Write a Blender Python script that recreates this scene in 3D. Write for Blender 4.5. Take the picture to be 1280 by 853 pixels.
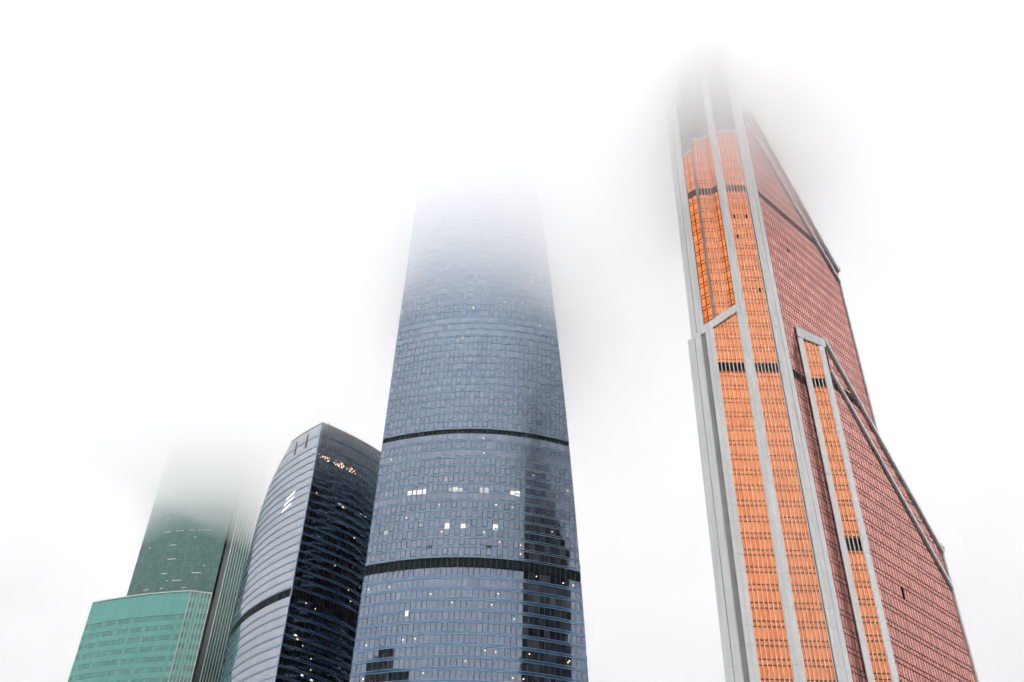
import bpy, math, random
from math import radians, sin, cos, tan, pi, sqrt
from mathutils import Vector, Matrix, noise

random.seed(7)
scene = bpy.context.scene
for _o in list(bpy.data.objects):
    bpy.data.objects.remove(_o)

# ------------------------------------------------------------------ camera
PITCH, ROLL, CAM_H = radians(40.042), radians(2.0805), 1.7
FW = Vector((0, cos(PITCH), sin(PITCH)))
UP0 = Vector((0, -sin(PITCH), cos(PITCH)))
RT0 = Vector((1, 0, 0))
CX = RT0 * cos(ROLL) + UP0 * sin(ROLL)
CY = UP0 * cos(ROLL) - RT0 * sin(ROLL)
cd = bpy.data.cameras.new('camera')
cd.sensor_width = 36.0
cd.lens = 35.156
cd.clip_start = 0.5
cd.clip_end = 20000
cam = bpy.data.objects.new('camera', cd)
scene.collection.objects.link(cam)
_m = Matrix((CX, CY, -FW)).transposed().to_4x4()
_m.translation = Vector((0, 0, CAM_H))
cam.matrix_world = _m
scene.camera = cam

# ------------------------------------------------------------------ sky, sun, exposure
SUN_EL, SUN_AZ = radians(68), radians(205)      # azimuth clockwise from +Y: behind the camera
w = bpy.data.worlds.new('World')
scene.world = w
w.use_nodes = True
nt = w.node_tree
bg = nt.nodes['Background']
sky = nt.nodes.new('ShaderNodeTexSky')
sky.sky_type = 'NISHITA'
sky.sun_disc = False
sky.sun_elevation = SUN_EL
sky.sun_rotation = SUN_AZ
sky.dust_density = 4.0
hs = nt.nodes.new('ShaderNodeHueSaturation')      # overcast: nearly colourless daylight
hs.inputs['Saturation'].default_value = 0.22
nt.links.new(sky.outputs[0], hs.inputs['Color'])
nt.links.new(hs.outputs[0], bg.inputs['Color'])
bg.inputs['Strength'].default_value = 0.12
sl = bpy.data.lights.new('sun', 'SUN')
sl.energy = 1.0
sl.angle = radians(14)
sl.color = (1.0, 0.96, 0.9)
sun = bpy.data.objects.new('sun', sl)
scene.collection.objects.link(sun)
sd = Vector((sin(SUN_AZ) * cos(SUN_EL), cos(SUN_AZ) * cos(SUN_EL), sin(SUN_EL)))
sun.rotation_euler = sd.to_track_quat('Z', 'Y').to_euler()
sun.location = sd * 900
vs = scene.view_settings
vs.view_transform = 'Standard'
vs.look = 'None'
vs.gamma = 1.0
vs.use_curve_mapping = False
vs.exposure = 1.22
cy = scene.cycles
scene.render.engine = 'CYCLES'
cy.max_bounces = 28
cy.volume_bounces = 14
cy.diffuse_bounces = 3
cy.glossy_bounces = 4
cy.transmission_bounces = 2
cy.use_denoising = True
cy.use_adaptive_sampling = True
cy.adaptive_threshold = 0.02
cy.caustics_reflective = False
cy.caustics_refractive = False
cy.sample_clamp_indirect = 10

# ------------------------------------------------------------------ materials
def mat(name):
    m = bpy.data.materials.new(name)
    m.use_nodes = True
    return m, m.node_tree, m.node_tree.nodes['Principled BSDF']

def glass(name, dark, pale, ior, rough, metallic=0.0, tint=(1, 1, 1), wob=0.02, wscale=0.35):
    """coated facade glass: what lies behind it varies pane by pane ('tint' face attribute)"""
    m, t, b = mat(name)
    a = t.nodes.new('ShaderNodeAttribute'); a.attribute_name = 'tint'
    mix = t.nodes.new('ShaderNodeMix'); mix.data_type = 'RGBA'
    mix.inputs['A'].default_value = (*dark, 1); mix.inputs['B'].default_value = (*pale, 1)
    t.links.new(a.outputs['Fac'], mix.inputs['Factor'])
    t.links.new(mix.outputs['Result'], b.inputs['Base Color'])
    b.inputs['IOR'].default_value = ior
    b.inputs['Roughness'].default_value = rough
    b.inputs['Metallic'].default_value = metallic
    b.inputs['Specular Tint'].default_value = (*tint, 1)
    tc = t.nodes.new('ShaderNodeTexCoord')
    n = t.nodes.new('ShaderNodeTexNoise'); n.inputs['Scale'].default_value = wscale; n.inputs['Detail'].default_value = 1.0
    bp = t.nodes.new('ShaderNodeBump'); bp.inputs['Strength'].default_value = wob; bp.inputs['Distance'].default_value = 0.5
    t.links.new(tc.outputs['Object'], n.inputs['Vector'])
    t.links.new(n.outputs['Fac'], bp.inputs['Height'])
    t.links.new(bp.outputs['Normal'], b.inputs['Normal'])
    return m

def solid(name, col, rough=0.6, metallic=0.0, var=0.12, scale=0.6, spec=0.5, streak=1.0):
    m, t, b = mat(name)
    tc = t.nodes.new('ShaderNodeTexCoord')
    n = t.nodes.new('ShaderNodeTexNoise'); n.inputs['Scale'].default_value = scale; n.inputs['Detail'].default_value = 5
    r = t.nodes.new('ShaderNodeMapRange')
    r.inputs['To Min'].default_value = 1 - var; r.inputs['To Max'].default_value = 1 + var
    mx = t.nodes.new('ShaderNodeMix'); mx.data_type = 'RGBA'; mx.blend_type = 'MULTIPLY'
    mx.inputs['Factor'].default_value = 1.0
    mx.inputs['A'].default_value = (*col, 1)
    mp = t.nodes.new('ShaderNodeMapping'); mp.inputs['Scale'].default_value = (1, 1, streak)
    t.links.new(tc.outputs['Object'], mp.inputs['Vector'])
    t.links.new(mp.outputs['Vector'], n.inputs['Vector'])
    t.links.new(n.outputs['Fac'], r.inputs['Value'])
    t.links.new(r.outputs['Result'], mx.inputs['B'])
    t.links.new(mx.outputs['Result'], b.inputs['Base Color'])
    b.inputs['Roughness'].default_value = rough
    b.inputs['Metallic'].default_value = metallic
    b.inputs['Specular IOR Level'].default_value = spec
    return m

def lamp(name, col, strength):
    m, t, b = mat(name)
    b.inputs['Base Color'].default_value = (0.8, 0.8, 0.8, 1)
    b.inputs['Emission Color'].default_value = (*col, 1)
    b.inputs['Emission Strength'].default_value = strength
    return m

M = {
    'copper': glass('copper_glass', (0.62, 0.16, 0.042), (0.78, 0.225, 0.068), 1.5, 0.12, 1.0, (1, .9, .8), .01),
    'pink_reflection': glass('pink_reflection_glass', (0.56, 0.25, 0.205), (0.71, 0.335, 0.28), 1.5, 0.12, 1.0, (1, .9, .9), .01),  # same copper glass, the side face's pink reflection put into its colour
    'blue': glass('blue_grey_glass', (0.010, 0.015, 0.024), (0.13, 0.14, 0.165), 2.75, 0.03, 0.0, (.64, .77, 1), .012),
    'silver': glass('silver_blue_glass', (0.010, 0.014, 0.02), (0.03, 0.036, 0.045), 5.2, 0.03, 0.0, (.87, .92, 1), .012),
    'blue_spandrel': glass('blue_spandrel_glass', (0.03, 0.10, 0.24), (0.055, 0.15, 0.32), 2.3, 0.10, 0.0, (.55, .78, 1), .0),
    'pale_spandrel': glass('pale_blue_spandrel_glass', (0.02, 0.045, 0.085), (0.04, 0.075, 0.12), 2.6, 0.08, 0.0, (.58, .76, 1), .0),
    'silver_spandrel': glass('silver_spandrel_glass', (0.02, 0.07, 0.15), (0.035, 0.10, 0.2), 3.2, 0.08, 0.0, (.62, .8, 1), .0),
    'green_tower': glass('dark_green_glass', (0.034, 0.108, 0.10), (0.06, 0.155, 0.142), 1.7, 0.06, 0.0, (.8, 1, .95), .0),
    'green': glass('green_glass', (0.075, 0.25, 0.225), (0.115, 0.32, 0.285), 1.8, 0.06, 0.0, (.75, 1, .95), .0),
    'teal_spandrel': glass('teal_spandrel', (0.13, 0.43, 0.375), (0.165, 0.48, 0.425), 1.6, 0.18, 0.0, (.8, 1, .95), .0),
    'teal_dark': glass('dark_teal_spandrel', (0.04, 0.122, 0.114), (0.066, 0.17, 0.158), 1.7, 0.12, 0.0, (.8, 1, .95), .0),
    'cladding': solid('grey_cladding', (0.78, 0.795, 0.80), 0.55, 0, .22, 1.1, .5, .06),
    'cladding_white_lit': solid('white_and_lit_cladding', (0.88, 0.895, 0.90), 0.5, 0, .12, 1.1, .5, .06),  # white frames and beams; on pier sides the light is coloured in
    'groove': solid('dark_grey_panel', (0.30, 0.30, 0.295), 0.6, 0, .1, .4),
    'fin': solid('pale_metal_fin', (0.90, 0.86, 0.85), 0.4, 0.0, .04, .5),
    'fin_rose': solid('bronze_fin', (0.17, 0.07, 0.065), 0.5, 0.0, .1, .5),
    'white': solid('white_metal', (0.78, 0.79, 0.78), 0.4, 0, .03, .5),
    'rail': solid('pale_blue_rail', (0.28, 0.43, 0.58), 0.3, 0.3, .1, .5),
    'mullion': solid('dark_mullion', (0.04, 0.05, 0.065), 0.5, 0.0, .1, .5),
    'backing': solid('dark_backing', (0.018, 0.016, 0.016), 0.8, 0, .2, .3, .1),
    'louvre': solid('black_louvre', (0.012, 0.013, 0.013), 0.6, 0, .2, .4, .2),
    'louvre_green': solid('dark_green_louvre', (0.006, 0.016, 0.016), 0.6, 0, .3, .4, .15),
    'louvre_post': solid('dark_green_post', (0.012, 0.05, 0.048), 0.5, 0, .2, .4, .3),
    'pale_green': solid('pale_green_grey_panel', (0.38, 0.46, 0.44), 0.5, 0, .1, .4),
    'joint': solid('grey_green_joint', (0.10, 0.13, 0.125), 0.5, 0, .2, .5),
    'crown': solid('grey_crown_panel', (0.34, 0.35, 0.355), 0.5, 0, .1, .3),
    'asphalt': solid('asphalt', (0.06, 0.06, 0.06), 0.9, 0, .25, .2),
    'lamp_warm': lamp('warm_lamp', (1.0, 0.78, 0.55), 1.6),
    'lamp_white': lamp('white_lamp', (1.0, 0.95, 0.82), 0.42),
    'lamp_dim': lamp('dim_lit_window', (0.8, 0.92, 0.9), 0.07),
    'lamp_orange': lamp('orange_lamp', (1.0, 0.55, 0.36), 0.8),
    'logo': lamp('backlit_white_logo', (1, 1, 1), .7),
}

# ------------------------------------------------------------------ object helpers
COL = scene.collection

def link(name, verts, faces, material, parent=None, tints=None, smooth=False):
    me = bpy.data.meshes.new(name)
    me.from_pydata([tuple(v) for v in verts], [], faces)
    if material is not None:
        me.materials.append(material)
    if tints is not None:
        at = me.attributes.new('tint', 'FLOAT', 'FACE')
        at.data.foreach_set('value', tints)
    if smooth:
        me.polygons.foreach_set('use_smooth', [True] * len(me.polygons))
    o = bpy.data.objects.new(name, me)
    COL.objects.link(o)
    if parent is not None:
        o.parent = parent
    return o

def thing(name, label, cat, group=None):
    o = bpy.data.objects.new(name, None)
    o.empty_display_size = 5
    COL.objects.link(o)
    o['label'] = label
    o['category'] = cat
    if group:
        o['group'] = group
    return o

class MB:
    def __init__(s):
        s.v, s.f, s.t = [], [], []
    def add(s, vs_, fs_, tint=0.5):
        k = len(s.v)
        s.v += vs_
        s.f += [tuple(i + k for i in f) for f in fs_]
        s.t += [tint] * len(fs_)
    def box8(s, p, tint=0.5):
        """p: four bottom then four top corners (same winding)"""
        s.add(p, [(3, 2, 1, 0), (4, 5, 6, 7), (0, 1, 5, 4), (1, 2, 6, 5), (2, 3, 7, 6), (3, 0, 4, 7)], tint)
    def build(s, name, material, parent=None, smooth=False):
        return link(name, s.v, s.f, material, parent, s.t, smooth)

def to_px(P):
    d = Vector(P) - Vector((0, 0, CAM_H))
    z = d.dot(FW)
    if z < 1:
        return None
    return (640 + d.dot(CX) / z * 1250, 426.5 - d.dot(CY) / z * 1250)

def seen_area(pts):
    q = [to_px(p) for p in pts]
    if any(a is None for a in q):
        return 0
    mx = sum(a[0] for a in q) / len(q); my = sum(a[1] for a in q) / len(q)
    if not (-5 < mx < 1285 and -5 < my < 858):
        return 0
    a = 0
    for i in range(len(q)):
        x0, y0 = q[i]; x1, y1 = q[(i + 1) % len(q)]
        a += x0 * y1 - x1 * y0
    return abs(a) / 2

# ------------------------------------------------------------------ facade helpers
class Plan:
    """a wall seen in plan: a polyline walked by its length s, with an outward normal and an optional backward lean"""
    def __init__(self, pts, lean=(0, 0), zref=0):
        self.p = [Vector((a, b)) for a, b in pts]
        self.L = [0]
        for i in range(1, len(self.p)):
            self.L.append(self.L[-1] + (self.p[i] - self.p[i - 1]).length)
        self.lean, self.zref = Vector(lean), zref
        self.len = self.L[-1]
    def _seg(self, s):
        i = 0
        while i < len(self.L) - 2 and s > self.L[i + 1]:
            i += 1
        return i
    def xy(self, s):
        i = self._seg(s)
        d = (self.p[i + 1] - self.p[i]).normalized()
        return self.p[i] + d * (s - self.L[i])
    def nrm(self, s):
        a = self.xy(max(s - .8, 0)); b = self.xy(min(s + .8, self.len))
        d = (b - a).normalized()
        return Vector((d.y, -d.x))
    def P(self, s, z, off=0.0):
        q = self.xy(s) + self.nrm(s) * off + self.lean * (z - self.zref)
        return (q.x, q.y, z)

def straight(o, az, length, back=0.0):
    """wall from o=(x,y) along azimuth az for length metres (outward to the right of travel... towards the camera)"""
    t = radians(az)
    return Plan([(o[0] - back * cos(t), o[1] - back * sin(t)), (o[0] + length * cos(t), o[1] + length * sin(t))])

def arc(a, b, sag, n=24):
    a, b = Vector(a), Vector(b)
    d = (b - a); nn = Vector((d.y, -d.x)).normalized()
    return [tuple(a + d * (i / n) + nn * (4 * sag * (i / n) * (1 - i / n))) for i in range(n + 1)]

def clip(poly, region):
    """convex clip of poly by convex counter-clockwise region, both in (s, z)"""
    out = poly
    n = len(region)
    for i in range(n):
        (ax, ay), (bx, by) = region[i], region[(i + 1) % n]
        ex, ey = bx - ax, by - ay
        inp, out = out, []
        for j in range(len(inp)):
            p, q = inp[j], inp[(j + 1) % len(inp)]
            dp = ex * (p[1] - ay) - ey * (p[0] - ax)
            dq = ex * (q[1] - ay) - ey * (q[0] - ax)
            if dp >= 0:
                out.append(p)
            if (dp >= 0) != (dq >= 0):
                k = dp / (dp - dq)
                out.append((p[0] + (q[0] - p[0]) * k, p[1] + (q[1] - p[1]) * k))
        if len(out) < 3:
            return []
    return out

def area(poly):
    return abs(sum(poly[i][0] * poly[(i + 1) % len(poly)][1] - poly[(i + 1) % len(poly)][0] * poly[i][1] for i in range(len(poly)))) / 2

def zspan(region, s):
    q = clip([(s - .001, -10), (s + .001, -10), (s + .001, 500), (s - .001, 500)], region)
    if not q:
        return None
    return min(a[1] for a in q), max(a[1] for a in q)

def sspan(region, z):
    q = clip([(-500, z - .001), (500, z - .001), (500, z + .001), (-500, z + .001)], region)
    if not q:
        return None
    return min(a[0] for a in q), max(a[0] for a in q)

class Panes:
    """collects the panes of one kind on one tower, then builds the largest seen ones as parts and joins the rest"""
    def __init__(self):
        self.items = []
    def add(self, plan, poly, off, thick=0.06, tilt=0.004, tint=None, material=None):
        a, b = random.gauss(0, tilt), random.gauss(0, tilt)
        cs = sum(p[0] for p in poly) / len(poly); cz = sum(p[1] for p in poly) / len(poly)
        front = [plan.P(s, z, off + a * (s - cs) + b * (z - cz)) for s, z in poly]
        back = [plan.P(s, z, off - thick) for s, z in poly]
        self.items.append((front, back, random.random() if tint is None else tint))
    @staticmethod
    def geo(front, back):
        n = len(front)
        return front + back, [tuple(range(n))] + [(i, i + n, (i + 1) % n + n, (i + 1) % n) for i in range(n)]
    def build(self, name, rest_name, material, parent, limit=300):
        it = sorted(self.items, key=lambda q: -seen_area(q[0]))
        for f, b, t in it[:limit]:
            v, fc = self.geo(f, b)
            link(name, v, fc, material, parent, [t] * len(fc))
        if len(it) > limit:
            mb = MB()
            for f, b, t in it[limit:]:
                v, fc = self.geo(f, b)
                mb.add(v, fc, t)
            o = mb.build(rest_name, material, parent)
            o['kind'] = 'stuff'

def hull(name, plan, region, depth, material, parent, off=-0.3, step=2.0, drop=0.0, away=None):
    """closed dark body behind a facade: follows the wall in plan, its top follows the region"""
    s0 = min(p[0] for p in region); s1 = max(p[0] for p in region)
    n = max(2, int((s1 - s0) / step) + 1)
    ss = sorted(set([s0 + (s1 - s0) * i / n for i in range(n + 1)] + [p[0] for p in region]))
    mid = plan.nrm((s0 + s1) / 2)
    if away is not None:
        mid = Vector((-cos(radians(away)), -sin(radians(away))))
    v = []
    for s in ss:
        zs = zspan(region, min(max(s, s0 + .01), s1 - .01))
        z0, z1 = zs
        z1 -= drop
        a = plan.P(s, z0, off); b = plan.P(s, z1, off)
        v += [a, b, (a[0] - mid.x * depth, a[1] - mid.y * depth, z0), (b[0] - mid.x * depth, b[1] - mid.y * depth, z1)]
    f = []
    for i in range(len(ss) - 1):
        k, l = 4 * i, 4 * i + 4
        f += [(k, l, l + 1, k + 1), (k + 1, l + 1, l + 3, k + 3), (k + 3, l + 3, l + 2, k + 2), (k + 2, l + 2, l, k)]
    f += [(0, 1, 3, 2)]
    k = 4 * (len(ss) - 1)
    f += [(k, k + 2, k + 3, k + 1)]
    return link(name, v, f, material, parent)

def bar(plan, s, wdt, z0, z1, off0, off1, mb, n=1):
    for i in range(n):
        a = z0 + (z1 - z0) * i / n; b = z0 + (z1 - z0) * (i + 1) / n
        q = []
        for z in (a, b):
            q += [plan.P(s - wdt / 2, z, off1), plan.P(s + wdt / 2, z, off1), plan.P(s + wdt / 2, z, off0), plan.P(s - wdt / 2, z, off0)]
        mb.box8(q)

def band(plan, region, z0, z1, off0, off1, mb, step=1.6, tint=0.5):
    """a horizontal strip of a facade between z0 and z1, following the wall"""
    a, b = sspan(region, z0 + .01), sspan(region, z1 - .01)
    if a is None and b is None:
        return False
    a = a or b; b = b or a
    n = max(1, int((a[1] - a[0]) / step))
    v, f = [], []
    for i in range(n + 1):
        k = i / n
        sa = a[0] + (a[1] - a[0]) * k; sb = b[0] + (b[1] - b[0]) * k
        v += [plan.P(sa, z0, off1), plan.P(sb, z1, off1), plan.P(sb, z1, off0), plan.P(sa, z0, off0)]
    for i in range(n):
        p, q = 4 * i, 4 * i + 4
        f += [(p, q, q + 1, p + 1), (p + 1, q + 1, q + 2, p + 2), (p + 3, p, q, q + 3)][:3]
        f[-1] = (p, p + 3, q + 3, q)
    f += [(0, 1, 2, 3), (4 * n, 4 * n + 3, 4 * n + 2, 4 * n + 1)]
    mb.add(v, f, tint)
    return True

def beam(name, plan, a, b, wdt, off0, off1, material, parent):
    """a straight sloping member in the plane of a wall from a=(s,z) to b, wdt measured across it"""
    d = Vector((b[0] - a[0], b[1] - a[1])).normalized()
    n = Vector((-d.y, d.x)) * wdt / 2
    mb = MB()
    cor = [(a[0] - n.x, a[1] - n.y), (b[0] - n.x, b[1] - n.y), (b[0] + n.x, b[1] + n.y), (a[0] + n.x, a[1] + n.y)]
    mb.box8([plan.P(s, z, off0) for s, z in cor] + [plan.P(s, z, off1) for s, z in cor])
    return mb.build(name, material, parent)

# ------------------------------------------------------------------ ground
g = link('ground', [(-9000, -9000, 0), (9000, -9000, 0), (9000, 9000, 0), (-9000, 9000, 0)], [(0, 1, 2, 3)], M['asphalt'])
g['kind'] = 'structure'

# ------------------------------------------------------------------ low cloud
def cloud_base(x, y):
    h = 226.0
    for cx_, cy_, r, a in ((62, 185, 75, -34), (-165, 465, 75, 27), (-45, 380, 40, 8), (-12, 262, 70, 14), (-235, 460, 45, -14)):
        h += a * math.exp(-((x - cx_) ** 2 + (y - cy_) ** 2) / (r * r))
    far = min(1.0, max(0.0, (math.hypot(x + 40, y - 300) - 500) / 800))
    h += (1 - far * .6) * (7 * noise.noise((x / 90, y / 90, 1.3)) + 4 * noise.noise((x / 37, y / 37, 4.7)) + 2 * noise.noise((x / 17, y / 17, 9.1)))
    return h

def vapour(name, dens):
    m = bpy.data.materials.new(name + '_vapour')
    m.use_nodes = True
    t = m.node_tree
    t.nodes.remove(t.nodes['Principled BSDF'])
    pv = t.nodes.new('ShaderNodeVolumePrincipled')
    pv.inputs['Color'].default_value = (0.998, 0.998, 0.999, 1)
    pv.inputs['Density'].default_value = dens
    pv.inputs['Anisotropy'].default_value = 0.75
    t.links.new(pv.outputs[0], t.nodes['Material Output'].inputs['Volume'])
    return m

def cloud(name, rise, top, rim, dens, label):
    ax = []
    for lo, hi, st in ((-rim, -1200, 600), (-1200, -320, 80), (-320, 260, 7), (260, 1200, 80), (1200, rim, 600)):
        ax += [lo + st * i for i in range(int((hi - lo) / st))]
    ax.append(rim)
    n = len(ax)
    v = []
    for j in range(n):
        for i in range(n):
            x, y = ax[i], ax[j] + 300
            v.append((x, y, cloud_base(x, y) + rise))
    f = []
    for j in range(n - 1):
        for i in range(n - 1):
            k = j * n + i
            f.append((k, k + n, k + n + 1, k + 1))
    ring = [i for i in range(n)] + [j * n + n - 1 for j in range(1, n)] + [(n - 1) * n + i for i in range(n - 2, -1, -1)] + [j * n for j in range(n - 2, 0, -1)]
    k0 = len(v)
    for r in ring:
        v.append((v[r][0], v[r][1], top))
    m_ = len(ring)
    for i in range(m_):
        f.append((ring[i], ring[(i + 1) % m_], k0 + (i + 1) % m_, k0 + i))
    f.append(tuple(k0 + i for i in range(m_)))
    m = vapour(name, dens)
    o = link(name, v, f, m)
    o['kind'] = 'stuff'
    o['label'] = label
    o['category'] = 'cloud'
    return o

def wisp(centre, radii, dens, seed, label):
    import bmesh
    for q in (1.0, .78, .56):
        bm = bmesh.new()
        bmesh.ops.create_icosphere(bm, subdivisions=5, radius=1.0)
        for v in bm.verts:
            d = v.co.normalized()
            k = q * (1 + .30 * noise.noise(d * 1.6 + Vector((seed, q, 0))) + .20 * noise.noise(d * 3.7 + Vector((q, seed, 0))) + .09 * noise.noise(d * 9 + Vector((0, 0, seed))))
            v.co = Vector((d.x * radii[0], d.y * radii[1], d.z * radii[2])) * k
        me = bpy.data.meshes.new('cloud_wisp')
        bm.to_mesh(me); bm.free()
        me.materials.append(vapour('wisp', dens))
        o = bpy.data.objects.new('cloud_wisp', me)
        COL.objects.link(o)
        o.location = centre
        o['kind'] = 'stuff'; o['label'] = label; o['category'] = 'cloud'; o['group'] = 'folds of one cloud wisp'

wisp((64, 187, 280), (50, 46, 78), 0.0148, 3.1, 'wisp of cloud wrapped round the copper tower crown')
cloud('cloud', 0, 352, 4200, 0.024, 'low white cloud swallowing the tower tops')

# ------------------------------------------------------------------ copper tower (right)
FLOOR = 3.7
def mercury():
    root = thing('copper_glass_tower', 'tall stepped tower of orange copper glass, pink side reflection coloured in, with pale grey piers', 'skyscraper')
    root.location = (70, 190, 0)
    bpy.context.view_layer.update()
    inv = Vector((-70, -190, 0))
    AZ = -2
    t = radians(AZ)
    P0 = Vector((62.0, 175.0)); T = Vector((cos(t), sin(t)))
    Fp = lambda s: tuple(P0 + T * s)
    S0 = -25.0                      # start of the front wall's own s axis
    front = straight(Fp(S0), AZ, 30)
    fs = lambda s: s - S0           # s measured from the corner -> plan s
    vis, spa, clad = Panes(), Panes(), {'cladding': Panes(), 'cladding_white_lit': Panes(), 'groove': Panes()}
    vis_r, spa_r = Panes(), Panes()
    parts = []
    Z_TOP = 228.0
    BANDS = [(142.7, 145.0), (203.3, 205.6)]
    black = []

    def rows(z0, z1):
        """(kind, z0, z1) rows of one glass wall"""
        out = []
        k = 0
        z = 0.6
        while z < z1:
            out.append(('sp', z, z + 1.1)); out.append(('vi', z + 1.1, z + FLOOR))
            z += FLOOR
        res = []
        for kd, a, b in out:
            segs = [(a, b)]
            for ba, bb in BANDS:
                ns = []
                for p, q in segs:
                    if q <= ba or p >= bb:
                        ns.append((p, q))
                    else:
                        if p < ba - .3: ns.append((p, ba))
                        if q > bb + .3: ns.append((bb, q))
                segs = ns
            res += [(kd, p, q) for p, q in segs if q > z0 and p < z1]
        return res

    def glaze(plan, region, ncol, V, S, fin='fin', gap=.20, finw=.17, find=.14, tilt=.0012, fins=True, open_cells=(), finoff=0):
        sa = min(p[0] for p in region); sb = max(p[0] for p in region)
        za = min(p[1] for p in region); zb = max(p[1] for p in region)
        w_ = (sb - sa) / ncol
        for kd, z0, z1 in rows(za, zb):
            for c in range(ncol):
                a = sa + w_ * c; b = a + w_
                q = clip([(a + gap * .4, z0 + .13), (b - gap * .8, z0 + .13), (b - gap * .8, z1 - .13), (a + gap * .4, z1 - .13)], region)
                if not q or area(q) < .06:
                    continue
                hit = False
                for oc, oz in open_cells:
                    if oc == c and z0 < oz < z1:
                        hit = True
                if hit:
                    continue
                (V if kd == 'vi' else S).add(plan, q, 0.0, .08, tilt)
        if fins:
            for c in range(ncol + 1):
                s = sa + w_ * c
                s = min(max(s, sa + finw / 2), sb - finw / 2)
                zz = zspan(region, s)
                if zz and zz[1] - zz[0] > 1:
                    mb = MB(); bar(plan, s, finw, zz[0], zz[1] - .05, -.15, find, mb)
                    mb.build('mullion', M[fin], root)
        for ba, bb in BANDS:
            if bb < zb and ba > za:
                mb = MB()
                for i in range(3):
                    zz = ba + .2 + i * (bb - ba - .2) / 3
                    band(plan, clip([(sa, 0), (sb, 0), (sb, 400), (sa, 400)], region), zz, zz + .35, -.25, -.1, mb, 50)
                mb.build('louvre', M['louvre'], root)

    def pier(plan, s0, s1, z0, z1, kind, off=.35, split=True, pitch=FLOOR, thick=.5):
        z = 0.6
        while z < z1:
            a, b = max(z, z0), min(z + pitch, z1)
            if b > a + .2:
                if split and s1 - s0 > 1.2:
                    m_ = s0 + (s1 - s0) * .45
                    clad[kind].add(plan, [(s0, a + .02), (m_ - .012, a + .02), (m_ - .012, b - .02), (s0, b - .02)], off, thick, .0015)
                    clad[kind].add(plan, [(m_ + .012, a + .02), (s1, a + .02), (s1, b - .02), (m_ + .012, b - .02)], off, thick, .0015)
                else:
                    clad[kind].add(plan, [(s0, a + .02), (s1, a + .02), (s1, b - .02), (s0, b - .02)], off, thick, .0015)
            z += pitch

    # front wall: lower left bay A (sloping top), full bay B
    sA0, sA1 = fs(-15.36), fs(-9.18)
    regA = [(sA0, 0), (sA1, 0), (sA1, 160.6), (sA0, 155.4)]
    glaze(front, regA, 7, vis, spa)
    sB0, sB1 = fs(-7.14), fs(-1.5)
    regB = [(sB0, 0), (sB1 - .15, 0), (sB1 - .15, Z_TOP), (sB0, Z_TOP)]
    glaze(front, regB, 7, vis, spa, open_cells=((1, 186.1), (1, 193.5), (5, 193.5), (5, 167.6)))
    hull('core', front, [(fs(-17.15), 0), (fs(-9.2), 0), (fs(-9.2), 161), (fs(-17.15), 154.8)], 5, M['backing'], root, -.22, away=70)
    hull('core', front, [(fs(-9.1), 0), (fs(.1), 0), (fs(.1), 286), (fs(-9.1), 286)], 11, M['backing'], root, -.22)
    # sill on bay A
    mb = MB()
    cor = [(fs(-16.9), 153.9), (fs(-9.25), 160.3), (fs(-9.25), 162.6), (fs(-16.9), 156.2)]
    mb.box8([front.P(a, b, -.2) for a, b in cor] + [front.P(a, b, .5) for a, b in cor])
    mb.build('sill', M['cladding'], root)
    mb = MB()
    cor = [(fs(-18.3), 153.2), (fs(-16.9), 153.9), (fs(-16.9), 156.2), (fs(-18.3), 155.0)]
    mb.box8([front.P(a, b, -.3) for a, b in cor] + [front.P(a, b, .3) for a, b in cor])
    mb.build('sill', M['cladding'], root)
    # piers
    pier(front, fs(-9.18), fs(-7.75), 0, 290, 'cladding', .45)
    bev = Plan([front.P(fs(-7.75), 0, .45)[:2], front.P(fs(-7.14), 0, .05)[:2]])
    pier(bev, 0, bev.len, 0, 290, 'cladding_white_lit', 0, False)  # bevel's lit look is painted by the paler cladding
    pier(front, fs(-1.45), fs(.07), 0, 290, 'cladding', .45)
    pier(front, fs(-17.2), fs(-15.36), 0, 156.2, 'cladding', .45)
    pier(front, fs(-18.25), fs(-17.2), 0, 153.4, 'groove', -.12, False, thick=.3)
    # left corner strips, turned back by 45 degrees
    G = Fp(-18.25)
    left = straight(G, -45, 6, 6)       # s = 6 at G, smaller to the left and back
    pier(left, 6 - 1.62, 6 - .03, 0, 154.2, 'cladding', .25, False)
    pier(left, 6 - 3.6, 6 - 1.80, 0, 153.4, 'cladding', .25, True)
    hull('core', left, [(2.5, 0), (5.9, 0), (5.9, 153), (2.5, 153)], 8, M['backing'], root, -.1)
    # stepped recess above the sill
    Mp = Fp(-9.18)
    Z0 = 150.0
    facc = straight(Mp, -45, 0.0, 1.95)
    regc = [(0, Z0), (facc.len, Z0), (facc.len, Z_TOP - 1.5), (0, Z_TOP - 1.5)]
    glaze(facc, regc, 2, vis, spa, fin='mullion', finw=.07, find=.05)
    hull('core', facc, [(0, Z0), (facc.len, Z0), (facc.len, 271), (0, 271)], 9, M['backing'], root, -.22)
    b0 = facc.p[0]
    facb = straight(tuple(b0), AZ, 0.0, 3.45)
    regb = [(0, Z0), (facb.len, Z0), (facb.len, Z_TOP - 2.2), (0, Z_TOP - 2.2)]
    glaze(facb, regb, 4, vis, spa)
    hull('core', facb, [(0, Z0), (facb.len, Z0), (facb.len, 263), (0, 263)], 14, M['backing'], root, -.22)
    a0 = facb.p[0]
    post = straight(tuple(a0), AZ, .15, .62)
    pier(post, 0, post.len, Z0, 238, 'groove', .25, False)
    faca = straight(tuple(a0 - Vector((.5, 0))), -45, 0.0, 2.7)
    rega = [(0, Z0), (faca.len, Z0), (faca.len, Z_TOP - 7), (0, Z_TOP - 7)]
    glaze(faca, rega, 2, vis, spa, fin='mullion', finw=.07, find=.05)
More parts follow.
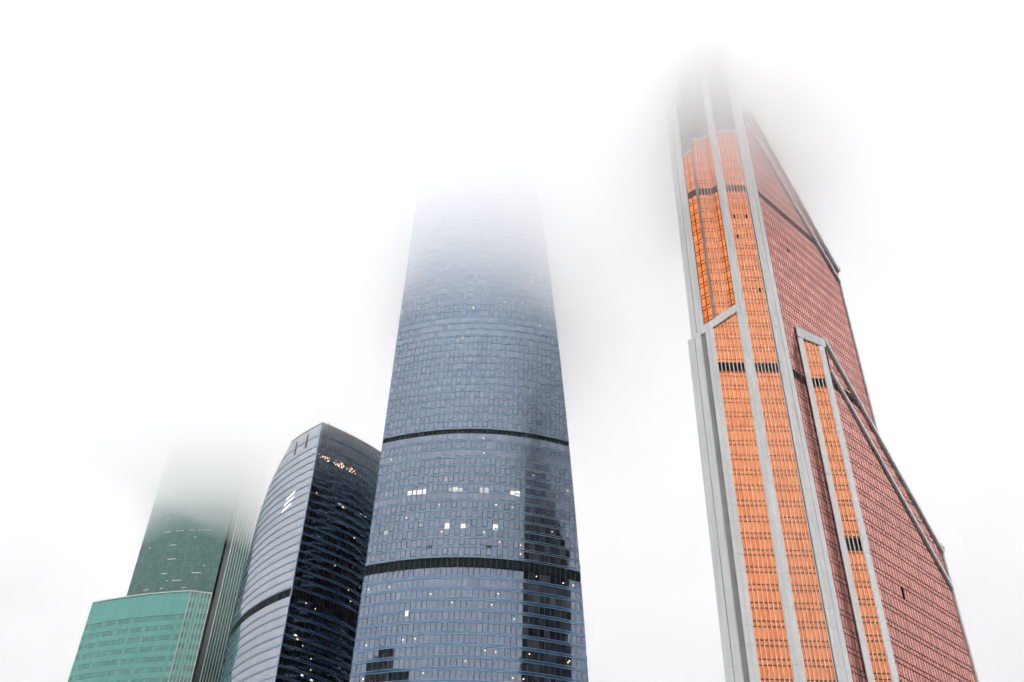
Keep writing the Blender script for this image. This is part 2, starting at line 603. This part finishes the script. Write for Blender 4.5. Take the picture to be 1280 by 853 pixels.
    hull('core', faca, [(0, Z0), (faca.len, Z0), (faca.len, 240), (0, 240)], 12, M['backing'], root, -.22)
    upl = straight(tuple(faca.p[0]), -45, 0.0, 3.75)
    pier(upl, 1.72, 3.73, 150, 246, 'cladding', .25, False)
    pier(upl, 0.0, 1.56, 150, 246, 'cladding', .25, True)
    hull('core', upl, [(.1, 140), (3.7, 140), (3.7, 244), (.1, 244)], 8, M['backing'], root, -.1)
    # crown of dark louvres between the piers
    def crown(plan, s0, s1, z0, z1, n):
        mb = MB()
        w_ = (s1 - s0) / n
        for i in range(n):
            a = s0 + w_ * i
            q = []
            for z in (z0, z1):
                q += [plan.P(a + .1, z, .02), plan.P(a + w_ - .1, z, .02), plan.P(a + w_ - .1, z, -.2), plan.P(a + .1, z, -.2)]
            mb.box8(q)
        mb.build('crown_panel', M['crown'], root)
    crown(front, sB0, sB1, Z_TOP + .8, 284, 8)
    crown(facc, 0, facc.len, Z_TOP - .8, 270, 3)
    crown(facb, 0, facb.len, Z_TOP - 1.4, 262, 6)
    crown(faca, 0, faca.len, Z_TOP - 6, 240, 4)
    for pl, a, b, z in ((front, sB0, sB1, Z_TOP), (facb, 0, facb.len, Z_TOP - 2.1), (facc, 0, facc.len, Z_TOP - 1.5), (faca, 0, faca.len, Z_TOP - 6.8)):
        mb = MB(); band(pl, [(a, z - 1), (b, z - 1), (b, z + 2), (a, z + 2)], z, z + .7, -.15, .12, mb, 50)
        mb.build('cornice', M['cladding'], root)

    # pink side wall C (upper), running back to the right
    PC = (62.07, 175.0)
    AP = 41.5
    wc = straight(PC, AP, 42)
    pier(wc, .05, 1.67, 0, 290, 'cladding_white_lit', .4, False)  # corner pier's brighter turned side, light put into the cladding colour
    CR = 37.6
    # upper wall region, its right side sloping in above z 197
    regC = [(1.7, 0), (CR, 0), (CR, 195.2), (4.4, 234.8), (1.7, 234.8)]
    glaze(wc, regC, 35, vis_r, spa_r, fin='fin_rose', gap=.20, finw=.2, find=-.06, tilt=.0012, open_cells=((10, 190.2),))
    hull('core', wc, [(.1, 0), (CR, 0), (CR, 199), (7.5, 241), (.1, 241)], 11, M['backing'], root, -.25)
    # sloping parapet strip on the upper wall
    back_c = straight(tuple(wc.xy(0) - wc.nrm(1) * .08), AP, 42)
    regCs = [(CR, 196), (CR + 1.3, 200.4), (8, 242), (4.5, 236)]
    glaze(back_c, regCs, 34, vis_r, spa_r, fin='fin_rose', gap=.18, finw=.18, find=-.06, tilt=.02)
    beam('parapet_beam', wc, (4.0, 235.6), (CR + .1, 195.3), .75, -.3, .45, M['cladding_white_lit'], root)
    beam('parapet_beam', back_c, (7.0, 244.0), (CR + 1.4, 200.2), .7, -.3, .5, M['cladding_white_lit'], root)
    beam('edge_trim', wc, (CR + .1, 70), (CR + .1, 197), .5, -.3, .25, M['cladding_white_lit'], root)

    # projecting bay: orange end wall D, pink wall E
    PD = tuple(wc.xy(7.69))
    wd = straight(PD, AZ, 8)
    regD = [(1.17, 0), (4.55, 0), (4.55, 155.2), (1.17, 157.0)]
    glaze(wd, regD, 4, vis, spa)
    hull('core', wd, [(.2, 0), (5.5, 0), (5.5, 156.4), (.2, 158)], 6, M['backing'], root, -.2)
    pier(wd, 0.0, 1.17, 0, 157.2, 'cladding_white_lit', .35, False)
    pier(wd, 4.55, 5.72, 0, 154.6, 'cladding_white_lit', .35, False)
    mb = MB()
    cor = [(.0, 157.6), (6.1, 154.0), (6.1, 156.4), (.0, 160.6)]
    mb.box8([wd.P(a, b, -.3) for a, b in cor] + [wd.P(a, b, .42) for a, b in cor])
    mb.build('lintel', M['cladding'], root)
    # black slot in the bay, lower than the storey bands
    PE = tuple(wd.xy(5.72))
    we = straight(PE, AP, 40)
    ER = 34.6
    regE = [(.25, 0), (ER, 0), (ER, 105.4), (.9, 147.2), (.25, 147.2)]
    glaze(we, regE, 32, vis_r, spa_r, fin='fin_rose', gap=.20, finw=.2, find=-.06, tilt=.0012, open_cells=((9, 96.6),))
    hull('core', we, [(.1, 0), (ER, 0), (ER, 113), (1.2, 155.5), (.1, 155.5)], 5.2, M['backing'], root, -.3)
    back_e = straight(tuple(we.xy(0) - we.nrm(1) * .08), AP, 40)
    regEs = [(ER, 105.4), (ER + .5, 114.2), (1.4, 156.5), (1.0, 147.5)]
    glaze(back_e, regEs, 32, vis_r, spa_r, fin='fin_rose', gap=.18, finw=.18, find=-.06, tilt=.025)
    beam('parapet_beam', we, (.6, 147.8), (ER + .2, 105.0), .8, -.3, .45, M['cladding_white_lit'], root)
    beam('parapet_beam', back_e, (.6, 157.8), (ER + .7, 114.0), .8, -.3, .5, M['cladding_white_lit'], root)
    beam('edge_trim', we, (ER + .15, 0), (ER + .15, 106), .5, -.3, .25, M['cladding_white_lit'], root)
    beam('edge_trim', back_e, (ER + .5, 90), (ER + .5, 114), .5, -.3, .25, M['cladding_white_lit'], root)
    # lower black slot on the bay end wall: louvres in front of the glass
    mb = MB()
    for c in range(4):
        w_ = (4.55 - 1.17) / 4
        a = 1.17 + w_ * c + .1
        q = []
        for z in (101.0, 103.9):
            q += [wd.P(a, z, .1), wd.P(a + w_ - .2, z, .1), wd.P(a + w_ - .2, z, -.1), wd.P(a, z, -.1)]
        mb.box8(q)
    mb.build('louvre', M['louvre'], root)
    # window-cleaning davits on the two parapet ends
    for pl, s, z in ((back_e, ER + 1.0, 114.5), (back_c, CR + 1.6, 200.8)):
        mb = MB()
        bar(pl, s, .16, z, z + 2.2, -.1, .1, mb)
        bar(pl, s + .9, .14, z + .4, z + 1.6, -.1, .1, mb)
        q = []
        for zz in (z + 1.5, z + 1.7):
            q += [pl.P(s - .3, zz, .08), pl.P(s + 1.3, zz, .08), pl.P(s + 1.3, zz, -.08), pl.P(s - .3, zz, -.08)]
        mb.box8(q)
        mb.build('roof_davit', M['crown'], root)
    vis.build('window_pane', 'window_glazing', M['copper'], root)
    spa.build('spandrel_panel', 'spandrel_cladding', M['copper'], root)
    vis_r.build('pink_reflection_window_pane', 'pink_reflection_glazing', M['pink_reflection'], root)
    spa_r.build('pink_reflection_spandrel_panel', 'pink_reflection_spandrel_cladding', M['pink_reflection'], root)
    clad['cladding'].build('pier_panel', 'pier_cladding', M['cladding'], root)
    clad['cladding_white_lit'].build('white_and_lit_pier_panel', 'white_and_lit_pier_cladding', M['cladding_white_lit'], root)
    clad['groove'].build('groove_panel', 'groove_cladding', M['groove'], root)
    for c in root.children:          # the parts were built in world metres; keep them there
        c.matrix_parent_inverse = Matrix.Translation(inv)
mercury()

# ------------------------------------------------------------------ blue glass towers
def office_wall(root, plan, region, zones, colw, panes, materials, mw=.18, md=.06, mul_every=1, mullion_part=True, rail=True, black=()):
    """zones: (z0, z1, pitch, spandrel height, alternate dark strips)"""
    sa = min(p[0] for p in region); sb = max(p[0] for p in region)
    n = max(1, round((sb - sa) / colw))
    w_ = (sb - sa) / n
    for z0, z1, pitch, sp, alt in zones:
        m_ = max(1, round((z1 - z0) / pitch))
        ph = (z1 - z0) / m_
        for r in range(m_):
            a = z0 + ph * r
            row_t = random.random() ** 1.5 * .5
            if sp > 0:
                mb = MB()
                if band(plan, region, a + .12, a + sp - .12, -.2, .10, mb, 1.6, random.random()):
                    o = mb.build('spandrel_band', materials['spandrel_alt' if alt else 'spandrel'], root)
                    if rail:
                        mb = MB()
                        band(plan, region, a, a + .12, -.2, .14, mb, 1.6)
                        band(plan, region, a + sp - .12, a + sp, -.2, .14, mb, 1.6)
                        mb.build('rail', materials['rail'], o)
            for c in range(n):
                s0 = sa + w_ * c; s1 = s0 + w_
                lo = a + sp + .03 + (.24 if alt and (c + r) % 2 else 0)
                q = clip([(s0 + .05, lo), (s1 - .05, lo), (s1 - .05, a + ph - .03), (s0 + .05, a + ph - .03)], region)
                if q and area(q) > .08:
                    panes.add(plan, q, .03, .08, .0035, min(1, row_t + random.random() ** 3 * .65))
    if mullion_part:
        for c in range(0, n + 1, mul_every):
            s = min(max(sa + w_ * c, sa + .06), sb - .06)
            zz = zspan(region, s)
            if zz and zz[1] - zz[0] > 1:
                mb = MB(); bar(plan, s, mw, zz[0], zz[1], -.15, md, mb)
                mb.build('mullion', materials['mullion'], root)
    return w_, n

BLUE = {'spandrel_alt': M['pale_spandrel'], 'spandrel': M['blue_spandrel'], 'rail': M['rail'], 'mullion': M['mullion']}

def black_band(root, plan, region, z0, z1, colw, m, edge):
    mb = MB(); band(plan, region, z0, z1, -.35, -.08, mb)
    o = mb.build('plant_floor_band', m, root)
    a, b = sspan(region, (z0 + z1) / 2)
    n = int((b - a) / colw)
    for i in range(n + 1):
        mb = MB()
        bar(plan, a + (b - a) * i / n * .999 + .02, .1, z0 + .05, z1 - .05, -.08, 0.0, mb)
        mb.build('louvre_post', edge, o)

def spot(root, plan, s, z, w_, h, material, name, off=.10):
    mb = MB()
    q = []
    for d in (off - .06, off):
        q += [plan.P(s - w_ / 2, z - h / 2, d), plan.P(s + w_ / 2, z - h / 2, d), plan.P(s + w_ / 2, z + h / 2, d), plan.P(s - w_ / 2, z + h / 2, d)]
    mb.box8(q)
    return mb.build(name, material, root)

def federation_east():
    root = thing('blue_glass_tower', 'broad convex blue grey glass tower with two dark plant floors, top lost in cloud', 'skyscraper')
    pts = []
    for i in range(33):
        x = -40.9 + 66.4 * i / 32
        u = (x + 8.0)
        pts.append((x, 262.5 + .0072 * u * u))
    plan = Plan(pts, (0, .03), 139)
    fl = plan.len
    # s of the right edge for each height (the wall narrows upwards)
    def s_at(x):
        lo, hi = 0, fl
        for _ in range(40):
            m_ = (lo + hi) / 2
            if plan.xy(m_).x < x: lo = m_
            else: hi = m_
        return lo
    xr = lambda z: min(25.4, 24.3 - .045 * (z - 107) - .000174 * (z - 107) ** 2) if z > 80 else 25.4
    rz = [344, 320, 300, 280, 260, 240, 220, 200, 180, 160, 140, 120, 100, 80]
    right = [(s_at(xr(z)), z) for z in rz]
    region = [(0, 0), (right[-1][0], 0)] + right[::-1] + [(0, 344)]
    zones = [(0.5, 136.6, 3.4, .92, False), (139.9, 184.4, 3.17, .72, True), (186.2, 343, 3.1, .68, True)]
    panes = Panes()
    w_, n = office_wall(root, plan, region, zones, 1.6, panes, BLUE)
    panes.build('window_pane', 'window_glazing', M['blue'], root)
    hull('core', plan, region, 45, M['backing'], root, -.3, 2.0, 0, 91)
    black_band(root, plan, region, 136.9, 139.6, w_, M['louvre_green'], M['louvre_post'])
    black_band(root, plan, region, 184.6, 186.0, w_, M['louvre_green'], M['louvre_post'])
    # unseen left side, deepened and kept matte dark to darken the neighbour's mirror image
    lp = Plan(arc((2, 372), (-40.95, 270.9), 9), (0, .03), 139)
    reg2 = [(0, 0), (lp.len, 0), (lp.len, 344), (0, 344)]
    hull('core', lp, reg2, 14, M['backing'], root, -.3, 6)
    for r in range(22, 88):
        mb = MB(); band(lp, reg2, 3.9 * r, 3.9 * r + .8, -.15, .08, mb, 6)
        mb.build('spandrel_band', M['blue_spandrel'], root)
    # lamps seen behind the glass: (column, height)
    rnd = random.Random(21)
    for k in range(70):
        c = rnd.randrange(1, n - 1)
        if rnd.random() < .6:
            r = rnd.randrange(20, 40); z = .5 + 3.403 * r + 1.05 + rnd.uniform(.7, 1.6)
        elif rnd.random() < .6:
            r = rnd.randrange(0, 14); z = 139.9 + 3.179 * r + .72 + rnd.uniform(.6, 1.6)
        else:
            r = rnd.randrange(6, 20); z = 186.2 + 3.078 * r + .7 + rnd.uniform(.6, 1.6)
        s = (c + rnd.uniform(.3, .7)) * w_
        if s < sspan(region, z)[1] - .5:
            spot(root, plan, s, z, .27, .27, M['lamp_warm'], 'ceiling_lamp')
    for c0, c1, z, m_ in ((7, 11, 163.0, 'lamp_white'), (15, 18, 163.0, 'lamp_dim'), (16, 17, 163.2, 'lamp_white'), (21, 23, 163.0, 'lamp_dim'), (27, 29, 162.8, 'lamp_white'),
                          (15, 16, 150.3, 'lamp_white'), (18, 19, 150.3, 'lamp_white'), (24, 25, 150.3, 'lamp_white'), (3, 4, 150.0, 'lamp_dim'),
                          (9, 10, 122.8, 'lamp_white')):
        for c in range(c0, c1):
            h = 1.9 if m_ == 'lamp_white' else 2.1
            spot(root, plan, (c + .5) * w_, z, w_ * (.55 if rnd.random() < .5 else .85), h * rnd.uniform(.6, 1), M[m_], 'lit_window')
    for c, z in ((12, 143.6), (23, 143.6)):
        spot(root, plan, (c + .5) * w_, z, w_ * 1.0, .8, M['louvre'], 'open_vent', .14)
    return root
federation_east()

SILVER = dict(BLUE, spandrel=M['silver_spandrel'])

def federation_west():
    root = thing('dark_glass_tower', 'curved dark glass tower with white reflecting left side and illuminated logo', 'skyscraper')
    A = (-77.0, 340.0)
    # left wall: s runs from the far left end to the corner
    za = radians(-56)
    far = (A[0] - 60 * cos(za), A[1] - 60 * sin(za))
    lp = Plan(arc(far, A, 4.6, 30))
    L = lp.len
    edge = [(-20.9, 239.2), (-28.9, 232), (-36.4, 225), (-43.0, 215.8), (-47.4, 204), (-50.8, 191), (-52.9, 172), (-53.6, 148), (-54, 110), (-54, 0)]
    region = [(L, 0), (L, 239.2)] + [(L + s, z) for s, z in edge]
    zones = [(0.5, 162.6, 3.77, .8, False), (165.9, 228.2, 3.77, .7, False), (228.2, 239, 5.4, .4, False)]
    panes = Panes()
    w_, n = office_wall(root, lp, region, zones, 1.5, panes, SILVER, .07, .035)
    hull('core', lp, region, 40, M['backing'], root, -.3, 1.5, 0, 55)
    black_band(root, lp, region, 162.8, 165.7, w_, M['louvre_green'], M['louvre_post'])
    # right wall
    zb = radians(52.5)
    end = (A[0] + 62 * cos(zb), A[1] + 62 * sin(zb))
    rp = Plan(arc(A, end, 5.2, 30))
    reg2 = [(0, 0), (rp.len, 0), (rp.len, 239.2), (0, 239.2)]
    w2, n2 = office_wall(root, rp, reg2, zones, 1.5, panes, SILVER, .1, .05)
    hull('core', rp, reg2, 18, M['backing'], root, -.3, 2.0, 0, 122)
    black_band(root, rp, reg2, 162.8, 165.7, w2, M['louvre'], M['mullion'])
    panes.build('window_pane', 'window_glazing', M['silver'], root)
    mb = MB(); bar(lp, L - .1, .35, 0, 239.6, -.3, .25, mb); mb.build('corner_trim', M['rail'], root)
    for pl, rg in ((lp, [(L - 21.5, 238), (L, 238), (L, 241), (L - 21.5, 241)]), (rp, [(0, 238), (rp.len, 238), (rp.len, 241), (0, 241)])):
        mb = MB(); band(pl, rg, 239.2, 239.8, -.5, .2, mb); mb.build('parapet', M['crown'], root)
    for i, s in enumerate((3.0, 3.5, 4.1)):
        mb = MB(); bar(rp, s, .15, 239.8, 241.2 - .3 * i, -.6, -.4, mb); mb.build('roof_post', M['mullion'], root)
    # dark tall slots near the top of the left wall
    for s in (-8.5, -16.0):
        spot(root, lp, L + s, 233.8, .9, 6.5, M['mullion'], 'plant_slot', .16)
    # logo: three slanting white bars
    for s0, s1, z0, z1 in ((-15.4, -9.9, 208.7, 210.2), (-16.1, -10.6, 206.2, 207.7), (-16.9, -11.4, 203.7, 205.2)):
        mb = MB()
        cor = [(L + s0, z0 - .3), (L + s1, z1 - .3), (L + s1 + .4, z1 + .3), (L + s0 + .4, z0 + .3)]
        mb.box8([lp.P(s, z, .05) for s, z in cor] + [lp.P(s, z, .2) for s, z in cor])
        mb.build('logo_bar', M['logo'], root)
    # glowing room high on the right wall and stray lamps
    rnd = random.Random(5)
    for k in range(46):
        s = rnd.choice((rnd.uniform(.9, 6.2), rnd.uniform(8.0, 14.5), rnd.uniform(15.3, 18.8)))
        z = 223.6 + rnd.uniform(-1.0, 1.1)
        spot(root, rp, s, z, rnd.uniform(.18, .4), rnd.uniform(.25, .8), M['lamp_orange'], 'ceiling_lamp')
    for k in range(20):
        s = rnd.uniform(2, 34); r = rnd.randrange(27, 60)
        z = .5 + 3.77 * r + 1.0 + rnd.uniform(.6, 2)
        spot(root, rp, s, z, rnd.uniform(.22, .4), rnd.uniform(.2, .3), M['lamp_warm'], 'ceiling_lamp')
    for s, z, a in ((4.4, 148.8, 1.3), (5.4, 147.6, .9), (13.5, 135.0, 1.1), (14.8, 134.2, .9), (9.5, 135.6, 1.0), (33.5, 201, 1.2), (34.3, 199.8, .9), (13.5, 206.4, 1.3), (15.3, 205.7, 1.1)):
        spot(root, rp, s, z, a, .55, M['lamp_white'], 'lit_window')
    return root
federation_west()

# ------------------------------------------------------------------ green towers
GK = 1.15            # the green pair stands this much farther back than first surveyed
def gxy(p):
    return (p[0] * GK, p[1] * GK)
def green_wall(root, plan, region, pitch, sp, z0, z1, colw, vis, spa, tone=0.0):
    m_ = round((z1 - z0) / pitch); ph = (z1 - z0) / m_
    sa = min(p[0] for p in region); sb = max(p[0] for p in region)
    n = round((sb - sa) / colw); w_ = (sb - sa) / n
    for r in range(m_):
        a = z0 + ph * r
        for c in range(n):
            s0 = sa + w_ * c; s1 = s0 + w_
            q = clip([(s0 + .03, a + .03), (s1 - .03, a + .03), (s1 - .03, a + sp - .03), (s0 + .03, a + sp - .03)], region)
            if q: spa.add(plan, q, .04, .1, .002)
            q = clip([(s0 + .03, a + sp + .03), (s1 - .03, a + sp + .03), (s1 - .03, a + ph - .03), (s0 + .03, a + ph - .03)], region)
            if q: (spa if c % 6 == 2 and random.random() < .8 else vis).add(plan, q, .0, .1, .004)

def ribs(root, plan, s0, s1, n, z0, z1, wdt, depth, material, ends=1.0):
    for i in range(n + 1):
        s = s0 + (s1 - s0) * i / n
        k = ends if i in (0, n) else 1.0
        mb = MB(); bar(plan, s, wdt * k, z0, z1, -.2, depth * k, mb)
        mb.build('rib', material, root)

def green_block():
    root = thing('green_glass_block', 'lower teal green glass block with white ribbed end wall in front of the green tower', 'office building')
    top = 175.0 * GK
    fp = Plan(arc(gxy((-164.9, 380.0)), gxy((-122.3, 366.0)), 1.8, 16))
    vis, spa = Panes(), Panes()
    reg = [(0, 0), (fp.len, 0), (fp.len, top), (0, top)]
    green_wall(root, fp, reg, 4.8, 2.6, 0.3, top - 11, 1.25, vis, spa)
    green_wall(root, fp, [(0, top - 11), (fp.len, top - 11), (fp.len, top), (0, top)], 10.8, 10.4, top - 10.9, top - .1, 1.25, vis, spa)
    hull('core', fp, reg, 15, M['backing'], root, -.3, 4)
    rp = straight(gxy((-122.3, 366.0)), 12, 8.3 * GK)
    reg2 = [(0, 0), (rp.len, 0), (rp.len, top), (0, top)]
    green_wall(root, rp, reg2, 4.8, 2.4, 0.3, top - .2, rp.len / 6, vis, spa)
    hull('core', rp, reg2, 12, M['backing'], root, -.3, 4)
    vis.build('window_pane', 'window_glazing', M['green'], root, 300)
    spa.build('spandrel_panel', 'spandrel_cladding', M['teal_spandrel'], root, 300)
    ribs(root, rp, .25, rp.len - .25, 6, 0, top + .3, .2, .22, M['white'], 1.9)
    for pl, rg in ((fp, reg), (rp, reg2)):
        mb = MB(); band(pl, [(p, q + 2 if q > 1 else q) for p, q in rg], top, top + .55, -.5, .25, mb)
        mb.build('parapet', M['white'], root)
green_block()

def green_tower():
    root = thing('green_glass_tower', 'tall grey green glass tower with ribbed side, fading into low cloud behind the teal block', 'skyscraper')
    top = 268.0 * GK
    fp = Plan(arc(gxy((-162.7, 406.0)), gxy((-123.6, 398.5)), 2.6, 18))
    vis, spa = Panes(), Panes()
    reg = [(0, 0), (fp.len, 0), (fp.len, top), (0, top)]
    green_wall(root, fp, reg, 4.0, 1.1, 0.3, top - .3, 1.35, vis, spa)
    hull('core', fp, reg, 28, M['backing'], root, -.3, 4)
    # thin pale lit strips along some floors
    rnd = random.Random(11)
    for k in range(34):
        z = .3 + round((top - .6) / 4.0) ** -1 * (top - .6) * rnd.randrange(49, 66) + 1.0
        s = rnd.uniform(3, 38); l = rnd.uniform(1.0, 5)
        mb = MB(); band(fp, [(s, z - 1), (s + l, z - 1), (s + l, z + 1), (s, z + 1)], z, z + .22, -.05, .12, mb)
        mb.build('light_strip', M['lamp_dim'], root)
    # dark joint and grey pier, then the ribbed wall
    jp = straight(gxy((-123.4, 399.3)), 6, 2.6 * GK)
    hull('joint', jp, [(0, 0), (jp.len, 0), (jp.len, top - 1), (0, top - 1)], 5, M['joint'], root, -.2, 2)
    mb = MB(); bar(jp, .3, .5, 0, top - 1, -.2, .1, mb); mb.build('joint_shadow_gap', M['louvre'], root)
    rp = straight(gxy((-120.9, 399.6)), 35, 9.6 * GK)
    reg2 = [(0, 0), (rp.len, 0), (rp.len, top), (0, top)]
    green_wall(root, rp, [(0, 0), (rp.len - 1.2, 0), (rp.len - 1.2, top), (0, top)], 4.0, 2.2, .3, top - .3, (rp.len - 1.2) / 7, vis, spa)
    hull('core', rp, reg2, 16, M['backing'], root, -.3, 4)
    ribs(root, rp, .15, rp.len - 1.25, 7, 0, top, .2, .22, M['white'], 1.6)
    mb = MB(); bar(rp, rp.len - .6, 1.2, 0, top, -.2, .35, mb); mb.build('corner_pier', M['pale_green'], root)
    vis.build('window_pane', 'window_glazing', M['green_tower'], root, 300)
    spa.build('spandrel_panel', 'spandrel_cladding', M['teal_dark'], root, 300)
    for pl, rg in ((fp, reg), (rp, reg2)):
        mb = MB(); band(pl, [(p, q + 2 if q > 1 else q) for p, q in rg], top, top + .5, -.5, .2, mb)
        mb.build('parapet', M['cladding'], root)
green_tower()

# ------------------------------------------------------------------ slab building beside the viewer, mirrored low in the blue tower
def slab():
    root = thing('slab_office_building', 'broad dark slab block seen only as a dark mirror image low in the blue tower', 'office building')
    a, b = Vector((-131.0, 94.0)), Vector((-197.0, 148.0))
    for k0, k1, top in ((0.0, .42, 199.0), (.43, .72, 206.0), (.73, 1.0, 202.0)):
        p, q = a + (b - a) * k0, a + (b - a) * k1
        pl = Plan([tuple(p), tuple(q)])
        reg = [(0, 0), (pl.len, 0), (pl.len, top), (0, top)]
        hull('core', pl, reg, 22, M['backing'], root, -.2, 12, 0)
        for r in range(int(top / 7.2)):
            mb = MB(); band(pl, reg, 7.2 * r + .4, 7.2 * r + 1.5, -.15, .1, mb, 30)
            mb.build('floor_band', M['teal_dark'], root)
slab()
